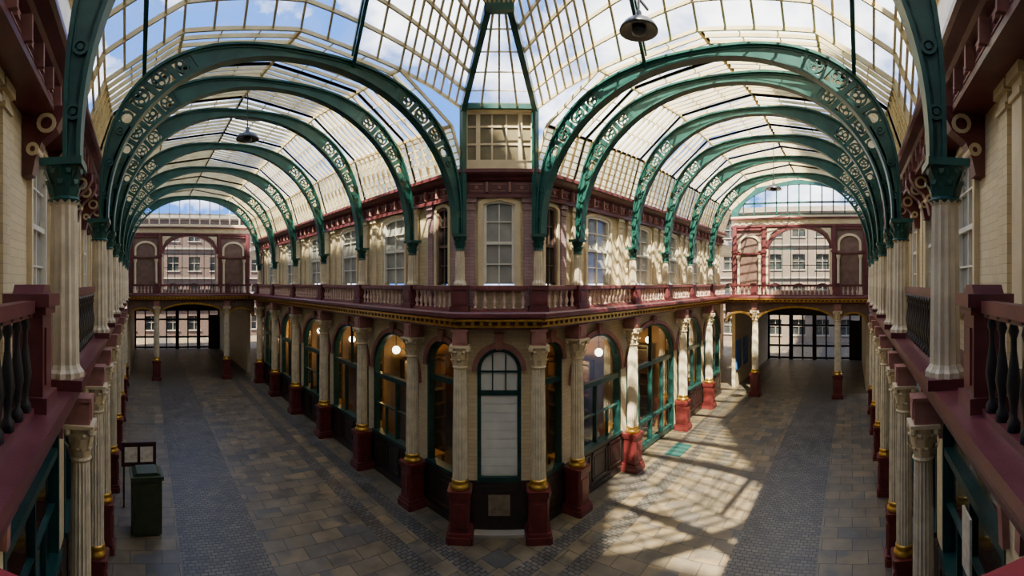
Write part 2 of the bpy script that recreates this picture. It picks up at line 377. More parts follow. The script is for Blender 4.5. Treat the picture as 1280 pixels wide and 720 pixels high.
def archpts(cx,w,zb,zs,rise,n=18):
    return [(cx-w/2,zb)]+[(cx-w/2*math.cos(PI*i/n),zs+rise*math.sin(PI*i/n)) for i in range(n+1)]+[(cx+w/2,zb)]
WL=Vector((C+WOFF,8.245)); WR=Vector((8.245,C+WOFF))
TOPZ=4.52; MR_=1.25
win_n=[0]
def shopfront(M,w,full,door=False,style=0):
    rise=min(w/2,MR_); zs=TOPZ-rise; H=w/2
    key=('shop',round(w,2),round(full,2),door,style)
    def mk():
        d={}
        g=G(); t=.08 if w>1.3 else .055
        zb0=1.2 if not door else .05
        A=archpts(0,w,zb0,zs,rise); B=archpts(0,w-2*t,zb0,zs,rise-t)
        g.band(A,B,-.18,.02)
        zt=3.05 if w>1.5 else 3.5
        g.box(-H+t*.5,H-t*.5,-.17,.0,zt-.07,zt+.07)
        if w>1.6: 
            if style==1: 
                for x in(-w/4,0,w/4): g.box(x-.035,x+.035,-.16,-.02,zb0,zt)
                g.box(-.03,.03,-.16,-.03,zt,4.45)
            elif style==2:
                g.box(-.03,.03,-.16,-.03,1.2,zt); g.box(-H+.05,H-.05,-.16,-.05,2.1,2.14)
                for x in(-w/4,w/4): g.box(x-.018,x+.018,-.14,-.05,1.2,2.12)
            else:
                for x in(-w/6,w/6): g.box(x-.025,x+.025,-.16,-.03,1.2,zt)
                g.box(-.02,.02,-.14,-.04,zt,TOPZ-.05)
        if door: g.box(-H+t*.5,H-t*.5,-.16,-.01,1.0,1.1); g.box(-H+t*.5,H-t*.5,-.16,-.01,.05,.25)
        else: g.box(-H-.02,H+.02,-.18,.08,1.18,1.27)
        d['frame']=g.mesh('shop_frame',GREEND)
        g=G(); g.pane(archpts(0,w-.04,zb0,zs,rise-.02),-.1); d['glass']=g.mesh('shop_glass',SGLASS)
        if not door:
            F2=full/2-.02
            g=G(); g.box(-F2,F2,.0,.05,0,1.18); g.box(-F2,F2,.05,.09,0,.16)
            k=max(1,int(w/.8)); 
            for i in range(k):
                a=-H+w*i/k+.05; b=-H+w*(i+1)/k-.05
                g.box(a,b,.05,.075,.28,.34); g.box(a,b,.05,.075,1.04,1.1); g.box(a,a+.05,.05,.075,.28,1.1); g.box(b-.05,b,.05,.075,.28,1.1); g.box(a+.12,b-.12,.05,.065,.42,.95)
            d['riser']=g.mesh('stall_riser',DWOOD)
        g=G(); g.band(archpts(0,w+.26,zs-.02,zs,rise+.13),archpts(0,w,zs-.02,zs,rise),.0,.08)
        g.prism([(-.08,4.5),(.08,4.5),(.12,4.8),(-.12,4.8)],.02,.13)
        d['surround']=g.mesh('arch_surround',PINK)
        return d
    d=cached(key,mk)
    e=thing('shopfront',d['frame'],M,('arched dark green double doorway of a shop' if door else 'arched green timber shop window above dark panelled stall riser') if w>1.5 else 'narrow arched green shop window beside the corner','shopfront','arched shopfronts of the market')
    part('glass_pane',d['glass'],e,'clear shop glass')
    if 'riser' in d: part('stall_riser',d['riser'],e,'dark panelled timber riser')
    part('arch_surround',d['surround'],e,'pinkish moulded arch with keystone')
def sash(M,w,zb=5.95,zt=7.95,grid=(2,4),narrow=False,sd=.09):
    win_n[0]+=1
    def mk():
        d={}; H=w/2; ri=.1
        g=G()
        if sd>.1: g.band([(-H-sd,zb),(-H-sd,zt-.05),(0,zt+.22),(H+sd,zt-.05),(H+sd,zb)],[(-H,zb),(-H,zt-.1),(0,zt),(H,zt-.1),(H,zb)],-.02,.09)
        else: g.band(archpts(0,w+2*sd,zb-.02,zt-ri,ri+sd,8),archpts(0,w,zb-.02,zt-ri,ri,8),-.02,.07)
        g.box(-H-.16,H+.16,-.05,.14,zb-.1,zb)
        d['sur']=g.mesh('window_surround',CREAM)
        g=G(); A=archpts(0,w,zb,zt-ri,ri,8); B=archpts(0,w-.15,zb+.09,zt-ri-.03,ri-.04,8); g.band(A,B,-.1,.02)
        zm=(zb+zt)/2; g.box(-H+.03,H-.03,-.09,.0,zm-.035,zm+.035)
        for i in range(1,grid[0]): x=-H+w*i/grid[0]; g.box(x-.014,x+.014,-.08,-.02,zb,zt-.02)
        for i in range(1,grid[1]): z=zb+(zt-zb)*i/grid[1]; g.box(-H+.03,H-.03,-.08,-.02,z-.013,z+.013)
        d['sash']=g.mesh('sash_frame',WHITE if not narrow else PANEL)
        g=G(); g.pane(archpts(0,w-.05,zb+.03,zt-ri,ri-.02,8),-.07); d['glass']=g.mesh('sash_glass',DARKG if narrow else SASHG)
        return d
    d=cached(('sash',round(w,2),zb,zt,grid,narrow,sd),mk)
    e=struct('window_%d'%win_n[0],d['sur'],M,'white painted sash window in cream moulded surround','window')
    part('sash_frame',d['sash'],e); part('glass_pane',d['glass'],e)
def pilaster(M,w,z0,z1,mt,lab='panelled mauve brick pilaster between gallery windows'):
    def mk():
        g=G(); g.box(-w/2,w/2,0,.07,z0,z1); g.box(-w/2-.04,w/2+.04,0,.11,z0,z0+.2); g.box(-w/2-.04,w/2+.04,0,.12,z1-.16,z1); g.box(-w/2-.02,w/2+.02,0,.1,z1-.34,z1-.28)
        return g.mesh('pilaster',mt)
    return thing('wall_pilaster',cached(('pil',w,z0,z1,mt.name),mk),M,lab,'pilaster','gallery wall pilasters')
def build_face(side,out,lowb,uppb,lowst,origin):
    M=frame(origin,out)
    g=G()
    for i in range(len(lowb)-1):
        a,b=sorted((lowb[i],lowb[i+1])); w=b-a; ow=(w-.40) if w>2.2 else w-.46
        cx=(a+b)/2; rise=min(ow/2,MR_); door=lowst[i]==9
        wall_open(g,a,b,0,4.95,cx,ow,(.0 if door else 1.2),TOPZ-rise,rise,.22)
        shopfront(M@Matrix.Translation((cx,0,0)),ow,w,door,1 if door else lowst[i])
    struct('wall_%s_shopfronts'%side,g.mesh('wall',WALLB),M,'cream brick ground floor wall pierced by arched shopfronts','wall')
    g=G()
    for i in range(len(uppb)-1):
        a,b=sorted((uppb[i],uppb[i+1])); w=b-a; cx=(a+b)/2
        nar=w<2.2; ow=1.25 if not nar else .5
        wall_open(g,a,b,5.2,8.2,cx,ow,5.95,7.85,.1,.2)
        sash(M@Matrix.Translation((cx,0,0)),ow,grid=(2,4),narrow=nar)
        if nar:
            for x in (cx-.5,cx+.5): pilaster(M@Matrix.Translation((x,0,0)),.2,5.34,8.1,WALLP)
        else:
            for x in (a+.3,b-.3): pilaster(M@Matrix.Translation((x,0,0)),.26,5.34,8.1,CREAM,lab='narrow cream pilaster beside the sash window')
    struct('wall_%s_upper'%side,g.mesh('wall',WALLB),M,'cream glazed brick upper wall behind the gallery','wall')
lb=[WL.y]+LY[1:]+[YE]
build_face('west',(-1,0),lb,lb,[0,2,0,2,0,2,0],(C+WOFF,0,0))
rb=[-WR.x]+[-x for x in RXL[1:]]+[-XE]; ru=[-WR.x]+[-x for x in RXU[1:]]+[-XE]
build_face('south',(0,-1),rb,ru,[0,2,9,0,2],(0,C+WOFF,0))
mid=(WL+WR)/2; cw=(WL-WR).length/2
Mc=frame((mid.x,mid.y,0),(-1,-1))
g=G(); wall_open(g,-cw,cw,0,4.95,0,1.06,0,3.9,.53,.22); struct('wall_corner_shopfronts',g.mesh('wall',WALLB),Mc,'cream brick corner wall around the doorway','wall')
g=G(); wall_open(g,-cw,cw,5.2,8.2,0,.76,5.95,7.92,.1,.2); struct('wall_corner_upper',g.mesh('wall',WALLB),Mc,'cream brick chamfered corner wall above the gallery','wall')
sash(Mc,.76,zt=8.0,grid=(2,4),sd=.13)
for s in(-1,1):pilaster(Mc@Matrix.Translation((s*.72,0,0)),.26,5.34,8.1,WALLP)
def corner_door():
    w=1.06
    g=G(); A=archpts(0,w,1.25,3.9,.53); B=archpts(0,w-.18,1.25,3.9,.44); g.band(A,B,-.16,.02)
    g.box(-.5,.5,-.15,0,3.28,3.4); g.box(-.53,.53,-.16,.06,1.2,1.32)
    for x in(-.16,.16): g.box(x-.015,x+.015,-.06,-.0,3.4,4.28)
    g.box(-.46,.46,-.06,-.0,3.84,3.88)
    e=thing('corner_door',g.mesh('door_frame',GREEND),Mc,'tall arched green window above a dark panelled door base','door')
    g=G(); g.box(-cw+.02,cw-.02,.0,.05,0,1.22); g.box(-.44,.44,.05,.08,.12,1.12); g.box(-.36,.36,.08,.1,.3,1.02); part('door_panel',g.mesh('door_panel',DWOOD),e,'dark lower door panel')
    g=G(); g.box(-.26,.26,.1,.112,.42,.92); part('cream_notice',g.mesh('notice',pm('faded_notice',(.25,.2,.13),(.15,.11,.07),6,.6)),e,'faded cream notice panel')
    g=G(); g.pane(archpts(0,1.02,1.25,3.9,.5),-.02); part('glass_pane',g.mesh('glass',DGLASS),e)
    g=G()
    for k in range(9): g.box(-.45,.45,-.04,-.03,1.36+k*.215,1.56+k*.215)
    g.prism(archpts(0,1.0,1.3,3.9,.48),-.055,-.045)
    part('blind',g.mesh('blind',BLIND),e,'pale slatted blind behind the glass')
    g=G(); g.band(archpts(0,w+.26,3.88,3.9,.66),archpts(0,w,3.88,3.9,.53),.0,.08); g.prism([(-.08,4.4),(.08,4.4),(.12,4.8),(-.12,4.8)],0.02,.14); part('arch_surround',g.mesh('arch_surround',PINK),e,'pinkish moulded arch with keystone')
    g=G(); g.box(-.6,.6,.05,.3,0,.06); part('door_step',g.mesh('door_step',CORE),e)
corner_door()
def slab(poly,z0,z1,mt,name,lab):
    g=G(); n=len(poly); g.add([(x,y,z0) for x,y in poly]+[(x,y,z1) for x,y in poly],[tuple(range(n)),tuple(range(n,2*n))]+[(i,(i+1)%n,n+(i+1)%n,n+i) for i in range(n)])
    return struct(name,g.mesh(name,mt),I4,lab,'building')
OUT=[(C+WOFF+.02,41),(C+WOFF+.02,8.26),(8.26,C+WOFF+.02),(36,C+WOFF+.02),(36,11),(11,11),(11,41)]
slab(OUT,4.95,5.2,CORE,'floor_upper','upper floor slab of the corner building')
slab(OUT,8.2,8.45,CORE,'ceiling_upper','flat roof slab of the corner building')
g=G(); g.box(10.6,10.8,10.6,41,0,4.95); g.box(10.6,36,10.6,10.8,0,4.95); struct('wall_inner',g.mesh('w',INT),I4,'warm brown inner wall of the shops','wall')
g=G()
for Y in LY[2:]: g.box(C+.8,10.6,Y-.06,Y+.06,0,4.95)
for X in RXL[2:]: g.box(X-.06,X+.06,C+.8,10.6,0,4.95)
struct('wall_partition',g.mesh('w',INT),I4,'warm brown partition walls between shops','wall')
# ---------------------------------------------------------------- mouldings
pathB2=[(C,YE+.2),(C,8.1),(8.1,C),(XE+.2,C)]
g=G(); g.sweep(pathB2,[(-.5,4.92),(.12,4.92),(.12,5.0),(.18,5.03),(.18,5.08),(.30,5.16),(.36,5.22),(.36,5.3),(.32,5.34),(-.5,5.34)])
struct('trim_1',g.mesh('gallery_cornice',BURG),I4,'burgundy moulded gallery cornice around the corner building','cornice')
g=G(); g.sweep(pathB2,[(.10,4.965),(.155,4.965),(.155,5.02),(.10,5.02)]); g.sweep(pathB2,[(.28,5.11),(.335,5.125),(.335,5.17),(.28,5.17)])
def along(path,step,fn,off=0):
    for i in range(len(path)-1):
        a=Vector(path[i]);b=Vector(path[i+1]);d=b-a;L=d.length;d/=L;o=Vector((d.y,-d.x));k=int(L/step)
        if k<1: continue
        for j in range(k):
            p=a+d*(L*(j+.5)/k)+o*off; fn(p,d,o)
along(pathB2,.2,lambda p,d,o:g.bar((p.x,p.y,5.075),(p.x+o.x*.06,p.y+o.y*.06,5.075),.08,.1),.17)
struct('trim_2',g.mesh('gallery_gilding',GOLD),I4,'gilded bead mouldings on the gallery cornice','cornice')
ENT=[(-.5,8.05),(.06,8.05),(.06,8.13),(.02,8.16),(.02,8.42),(.1,8.46),(.14,8.5),(.26,8.56),(.3,8.6),(.3,8.68),(-.5,8.68)]
pW=[(C+.25,YE),(C+.25,8.2),(8.2,C+.25),(XE,C+.25)]
g=G(); g.sweep(pW,ENT); struct('trim_3',g.mesh('entablature',BURG),I4,'burgundy upper entablature of the corner building','cornice')
def friezeblk(g,path,z=8.29,step=.5):
    def fn(p,d,o):
        for s in(-1,1): g.bar((p.x-d.x*.16,p.y-d.y*.16,z+.08*s),(p.x+d.x*.16,p.y+d.y*.16,z+.08*s),.035,.02)
        g.bar((p.x,p.y,z),(p.x+o.x*.04,p.y+o.y*.04,z),.08,.08); g.bar((p.x+d.x*.25,p.y+d.y*.25,z),(p.x+d.x*.25+o.x*.1,p.y+d.y*.25+o.y*.1,z),.05,.24)
    along(path,step,fn,.02)
g=G(); friezeblk(g,pW); struct('trim_4',g.mesh('frieze_ornament',PINK),I4,'carved pinkish frieze panels under the cornice','cornice')
eL=.6+OSL*YE
pO=[(XE,-.76),(1.6,-.76),(.6,-.42),(.2,.2),(-.35,.72),(-.63,1.6),(-eL,YE)]
g=G(); g.sweep(pO,[(-1.2,4.5),(-.28,4.5),(-.28,4.62),(-.14,4.7),(-.06,4.74),(-.03,4.82),(-.02,4.9),(.02,4.93),(.02,5.02),(-1.2,5.02)])
struct('trim_5',g.mesh('outer_gallery_ledge',BURG),I4,'burgundy moulded ledge of the outer gallery','cornice')
g=G(); g.sweep(pO,[(-.2,4.62),(-.15,4.62),(-.15,4.67),(-.2,4.67)]); struct('trim_6',g.mesh('outer_gilding',GOLD),I4,'gilded bead under the outer gallery ledge','cornice')
pO2=[(XE,-1.25),(2.4,-1.25)]; pO3=[(-1.1,2.4),(-(1.05+OSL*YE),YE)]
g=G(); g.sweep(pO2,ENT); g.sweep(pO3,ENT); struct('trim_7',g.mesh('outer_entablature',BURG),I4,'burgundy entablature of the outer ranges','cornice')
g=G(); friezeblk(g,pO2); friezeblk(g,pO3); struct('trim_8',g.mesh('outer_frieze',PINK),I4,'carved frieze panels of the outer ranges','cornice')
def outer_face(side,origin,out,bounds):
    M=frame(origin,out); g=G(); g2=G()
    for i in range(len(bounds)-1):
        a,b=sorted((bounds[i],bounds[i+1])); cx=(a+b)/2
        wall_open(g,a,b,5.0,8.2,cx,1.1,5.7,7.7,.15,.2); sash(M@Matrix.Translation((cx,0,0)),1.1,zb=5.7,zt=7.85)
        for x in(a+.2,b-.2): pilaster(M@Matrix.Translation((x,0,0)),.26,5.02,8.1,WALLB if i%2 else CREAM,lab='cream brick pilaster on the outer gallery wall')
        w=b-a-.6; rs=min(w/2,MR_)
        wall_open(g2,a,b,0,4.6,cx,w,1.2,TOPZ-rs,rs,.2)
        shopfront(M@Matrix.Translation((cx,0,0)),w,b-a,False,i%2*2)
    struct('wall_%s_upper'%side,g.mesh('wall',WALLB),M,'cream brick upper wall of the outer range','wall')
    struct('wall_%s_shopfronts'%side,g2.mesh('wall',WALLB),M,'cream brick ground wall of the outer range','wall')
outer_face('outer_west',(-1.4,0,0),(1,OSL),[-1.5]+[-y for y in OY]+[-YE])
outer_face('outer_south',(0,-1.6,0),(0,1),[1.5]+OX+[XE])
g=G(); g.box(-4,-3.8,-1,YE,0,8.2); g.box(-1,XE,-4,-3.8,0,8.2); struct('wall_outer_back',g.mesh('w',INTF),I4,'dark back walls of the outer shops','wall')
OP=[(-1.43,.5),(-1.43-OSL*41,41),(-4,41),(-4,-4),(36,-4),(36,-1.62),(.5,-1.62)]
slab(OP,4.6,5.0,CORE,'floor_gallery','outer gallery floor slab')
slab(OP,8.2,8.6,CORE,'ceiling_outer','outer range roof slab')
slab([(-1.4,1.6),(-.7,1.5),(.15,.15),(1.5,-.8),(1.5,-1.6),(.4,-1.65),(-1.4,.4)],4.6,5.0,CORE,'floor_bay','gallery floor at the outer corner')
g=G(); g.box(-1.9,-1.25,.5,8.4,8.6,13.2); g.box(.5,8.4,-2.05,-1.4,8.6,13.2); g.box(-1.25,-1.18,.5,8.2,10.6,10.8); g.box(.5,8.2,-1.4,-1.33,10.6,10.8)
struct('wall_attic',g.mesh('w',CREAM),I4,'cream attic walls rising beside the crossing roof','wall')
# ---------------------------------------------------------------- balustrades
def bal_mesh(h,r):
    g=G(); g.lathe([(r*.9,0),(r*.9,h*.08),(r*.5,h*.12),(r*.55,h*.2),(r,h*.38),(r*.8,h*.5),(r*.42,h*.68),(r*.42,h*.78),(r*.75,h*.84),(r*.5,h*.9),(r*.85,h*.93),(r*.85,h)],8); return g
BALM=pm('baluster_paint',(.52,.32,.26),(.66,.48,.38),6,.45)
RAILM=pm('gallery_rail_paint',(.15,.04,.04),(.24,.085,.075),4,.4)
BAL=bal_mesh(.42,.055).mesh('baluster',BALM,True); OBAL=bal_mesh(.74,.05).mesh('iron_baluster',BLACK,True)
def balustrade(p0,p1,out,z,h,mt,bal,label,grp,inset=.2,step=.2,tw=.09):
    a=Vector(p0);b=Vector(p1); m=(a+b)/2; L=(b-a).length-2*inset; M=frame((m.x,m.y,z),out)
    g=G(); g.box(-L/2,L/2,-tw,tw,h-.09,h); g.box(-L/2,L/2,-tw+.02,tw-.02,h-.12,h-.09)
    e=thing('balustrade',g.mesh('top_rail',mt),M,label,'balustrade',grp)
    g=G(); g.box(-L/2,L/2,-tw+.01,tw-.01,0,.06); part('bottom_rail',g.mesh('bottom_rail',mt),e)
    k=max(1,int(L/step))
    for i in range(k): part('baluster',bal,e,loc=(-L/2+L*(i+.5)/k,0,.06))
lbb='burgundy balustrade with pinkish turned balusters along the gallery edge'
for i in range(len(LY)):
    balustrade((C-.05,LY[i]),(C-.05,LY[i+1] if i+1<len(LY) else YE-.3),(-1,0),5.34,.6,RAILM,BAL,lbb,'building gallery balustrades')
for i in range(len(RXU)):
    balustrade((RXU[i],C-.05),(RXU[i+1] if i+1<len(RXU) else XE-.3,C-.05),(0,-1),5.34,.6,RAILM,BAL,lbb,'building gallery balustrades')
balustrade((C-.035,8.065),(8.065,C-.035),(-1,-1),5.34,.6,RAILM,BAL,'burgundy balustrade across the chamfered corner','building gallery balustrades',inset=.25)
lob='balustrade with black iron balusters and burgundy rail'
for i in range(len(OY)-1):
    a=OY[i];b=OY[i+1]
    balustrade((xo(a)-.1,a),(xo(b)-.1,b),(1,OSL),5.02,.92,BURG,OBAL,lob,'outer gallery balustrades',inset=.22,step=.2,tw=.05)
for i in range(len(OX)-1):
    balustrade((OX[i],yo-.1),(OX[i+1],yo-.1),(0,1),5.02,.92,BURG,OBAL,lob,'outer gallery balustrades',inset=.22,step=.2,tw=.05)
def big_ped(x,y,out):
    def mk():
        g=G(); g.box(-.15,.15,-.12,.12,0,.9); g.box(-.19,.19,-.16,.16,0,.12); g.box(-.18,.18,-.15,.15,.74,.8); g.box(-.21,.21,-.18,.18,.8,.9); g.box(-.09,.09,.12,.135,.2,.64)
        g.prism([(-.15,.9),(.15,.9),(.09,.97),(-.09,.97)],-.12,.12); return g.mesh('rail_pedestal',BURG)
    thing('rail_pedestal',cached('bped',mk),frame((x,y,5.02),out),'heavy burgundy panelled pedestal ending the gallery balustrade','pedestal','outer gallery pedestals')
big_ped(xo(3.45)-.13,3.45,(1,0)); big_ped(3.4,yo-.14,(0,1))
balustrade((xo(1.6)-.1,1.65),(xo(3.45)-.1,3.45),(1,OSL),5.02,.85,BURG,OBAL,lob,'outer gallery balustrades',inset=.24,step=.2,tw=.05)
balustrade((1.6,yo-.1),(3.4,yo-.1),(0,1),5.02,.85,BURG,OBAL,lob,'outer gallery balustrades',inset=.24,step=.2,tw=.05)
def fr(f,r): return Vector(((f+r)*.7071,(f-r)*.7071))
pts=[fr(*p) for p in [(.1,-1.0),(.25,-.72),(.33,-.575),(.39,-.3),(.4,0),(.39,.3),(.335,.565),(.25,.72),(.1,1.0)]]
g=G(); g.sweep([tuple(p) for p in pts],[(-.03,5.49),(.03,5.49),(.035,5.515),(.03,5.54),(-.03,5.54),(-.035,5.515)]); bh=thing('bay_handrail',g.mesh('handrail',REDK),I4,'bright red painted handrail around the gallery bay','handrail')
g=G(); g.box(-.015,.015,-.015,.015,5.0,5.5); pmh=g.mesh('rail_post',BLACK)
for p in pts[::2]: part('rail_post',pmh,bh,loc=(p.x,p.y,0))
def corbel(M):
    def mk():
        g=G(); pl=[(.0,7.3),(.12,7.32),(.16,7.5),(.24,7.7),(.42,7.85),(.5,8.0),(.5,8.12),(0,8.12)]
        n=len(pl); g.add([(-.11,y,z) for y,z in pl]+[(.11,y,z) for y,z in pl],[tuple(range(n)),tuple(range(2*n-1,n-1,-1))]+[(i,(i+1)%n,n+(i+1)%n,n+i) for i in range(n)])
        d={'b':g.mesh('corbel',BURG),'r':[]}
        for r in(.12,.08):
            h=G(); h.ring(0,0,r,.045,-.135,.135,14); k=G(); k.add([(b,a,c) for a,b,c in h.v],h.f); d['r'].append(k.mesh('roundel',CREAM))
        return d
    d=cached('corbel',mk); e=thing('cornice_corbel',d['b'],M,'burgundy scrolled corbel with cream roundels under the cornice','corbel','outer range corbels')
    part('roundel',d['r'][0],e,'cream ring ornament',loc=(0,.3,7.92)); part('roundel',d['r'][1],e,'cream ring ornament',loc=(0,.13,7.62))
for i in range(4):
    for k in(.3,.7):
        Y=OY[i]+(OY[i+1]-OY[i])*k; corbel(frame((-1.39-OSL*Y,Y,0),(1,OSL)))
        X=OX[i]+(OX[i+1]-OX[i])*k; corbel(frame((X,-1.6,0),(0,1)))
# ---------------------------------------------------------------- roof
def lerp(a,b,t): return Vector(a).lerp(Vector(b),t)
def glazing(A,B,nb,mid,label,mt=None,bw=.035,purlin=.06,bh=.075,mw=.026):
    n=len(A); g=G()
    for j in range(n-1): g.add([A[j],B[j],B[j+1],A[j+1]],[(0,1,2,3)])
    gl=g.mesh('roof_glass',mt or RGLASS)
    g=G(); dn=Vector((0,0,-bh*.45))
    for j in range(n): g.bar(A[j]+dn,B[j]+dn,purlin,purlin*1.2)
    for j in range(n-1):
        for m in range(1,mid+1): g.bar(lerp(A[j],A[j+1],m/(mid+1)),lerp(B[j],B[j+1],m/(mid+1)),mw,mw)
    for i in range(nb+1):
        t=i/nb
        for j in range(n-1): g.bar(lerp(A[j],B[j],t)+dn,lerp(A[j+1],B[j+1],t)+dn,bw,bh)
    e=thing('roof_glazing',g.mesh('glazing_bars',BAR),I4,label,'glass roof','glazed roof panels')
    part('glass_panes',gl,e,'weathered translucent glass panes'); return e
PROF=[(1,0),(.90,.46),(.55,.87),(0,1)]
def station(ax,t,xin,xout):
    za=ribapex(t)+.42; c=(xin+xout)/2; h=(xin-xout)/2; res={}
    for s in(1,-1):
        L=[]
        for f,k in PROF:
            u=c+s*h*f; z=8.65+(za-8.65)*k; L.append(Vector((u,t,z)) if ax=='L' else Vector((t,u,z)))
        res[s]=L
    return res
lr='cream-barred glass roof panel between green iron arches'; la='cream-slatted amber glass panel at the foot of the roof'
def bays(ax,St,E,out):
    for i in range(len(St)):
        a=St[i]; b=St[i+1] if i+1<len(St) else E
        S=station(ax,a,C+.15,out(a)-.3);T=station(ax,b,C+.15,out(b)-.3); nb=max(4,round((b-a)/.31))
        for s in(1,-1):
            glazing(S[s][1:],T[s][1:],nb,2,lr)
            glazing(S[s][:2],T[s][:2],nb,6,la,AGLASS)
bays('L',LY,YE,xo); bays('R',RXU,XE,lambda t:yo)
def mir(p): return Vector((p.y,p.x,p.z))
HZ=10.15
AP=Vector((5.60,5.88,11.05))
S=station('L',8.1,C+.15,xo(8.1)-.3)
Pl=[Vector((6.88,8.1,HZ)),lerp(Vector((6.88,8.1,HZ)),S[1][2],.5)+Vector((0,0,.05))]+S[1][2:]+S[-1][::-1][1:]
def Q(p):
    s=(6.95-p.x)/7.8; return AP+Vector((-6.2*s,-1.2*s,1.2*math.sin(PI*s)-.6*s))
def resamp(L,m):
    R=[]
    for j in range(len(L)-1):
        for k in range(m): R.append(lerp(L[j],L[j+1],k/m))
    return R+[L[-1]]
Pl=resamp(Pl,4); Ql=[Q(p) for p in Pl]; Ql[0]=AP
lc='fan-shaped cream-barred glass panel rising over the crossing'
glazing(Pl,Ql,5,0,lc,CGLASS,purlin=.045,bw=.045)
glazing([mir(p) for p in Pl],[mir(p) for p in Ql],5,0,lc,CGLASS,purlin=.045,bw=.045)
glazing(Ql,[mir(p) for p in Ql],6,0,'cream-barred glass panel over the market crossing',CGLASS,purlin=.06)
glazing([Vector((6.88,8.1,HZ)),AP],[Vector((8.1,6.88,HZ)),mir(AP)],4,4,'steep cream-barred glass panel above the chamfered corner',CGLASS,bw=.045,purlin=.08,bh=.08)
g=G()
for p,q in ((Vector((6.85,8.05,HZ-.05)),AP),(Vector((8.05,6.85,HZ-.05)),mir(AP))):
    g.bar(p,q-Vector((0,0,.05)),.12,.18)
    g.bar(Vector((p.x,p.y,SPR)),Vector((p.x,p.y,HZ)),.12,.12)
g.bar(Vector((6.85,8.05,HZ)),Vector((8.05,6.85,HZ)),.12,.14)
g.bar(AP-Vector((.05,-.05,.06)),mir(AP)-Vector((-.05,.05,.06)),.16,.18)
hr=thing('hip_rafters',g.mesh('hip_rafters',GREEN),I4,'dark green iron hip rafters meeting a cross bar above the corner','roof frame')
nP=len(Pl)
for s in(0,1):
    for k in (int(nP*.42),int(nP*.75)):
        g=G()
        a=Pl[k]-Vector((0,0,.16)); b=Ql[k]-Vector((0,0,.16))
        if s: a,b=mir(a),mir(b)
        a2=a-Vector((0,0,.24)); b2=b-Vector((0,0,.24))
        g.bar(a,b,.07,.05); g.bar(a2,b2,.07,.05)
        for i in range(8): g.bar(lerp(a,b,i/8),lerp(a2,b2,(i+1)/8),.03,.03); g.bar(lerp(a2,b2,i/8),lerp(a,b,(i+1)/8),.03,.03)
        part('lattice_strut',g.mesh('lattice_strut',GREEN),hr,'green iron lattice strut')
Mh=frame(((6.95+8.2)/2,(8.2+6.95)/2,0),(-1,-1))
g=G(); hw=.86
g.box(-hw,hw,-.05,.08,8.68,8.92); g.box(-hw,hw,-.05,.06,HZ-.14,HZ)
for x in(-hw+.06,-.5,.5,hw-.06): g.box(x-.05,x+.05,-.06,.06,8.68,HZ)
for x in(-.17,.17): g.box(x-.02,x+.02,-.03,.03,8.9,HZ-.1)
for z in(9.3,9.72): g.box(-hw,hw,-.03,.04,z-.022,z+.022)
e=thing('corner_clerestory',g.mesh('clerestory_frame',CREAM),Mh,'cream framed clerestory window above the corner cornice','clerestory')
g=G(); g.box(-hw,hw,-.01,.01,8.7,HZ-.04); part('amber_glass',g.mesh('amber_glass',YGL),e,'dull amber glass')
g=G(); g.sweep(pW,[(-.5,8.68),(-.12,8.68),(-.12,8.74),(-.5,8.74)]); struct('trim_9',g.mesh('eaves',CREAM),I4,'cream eaves board','cornice')
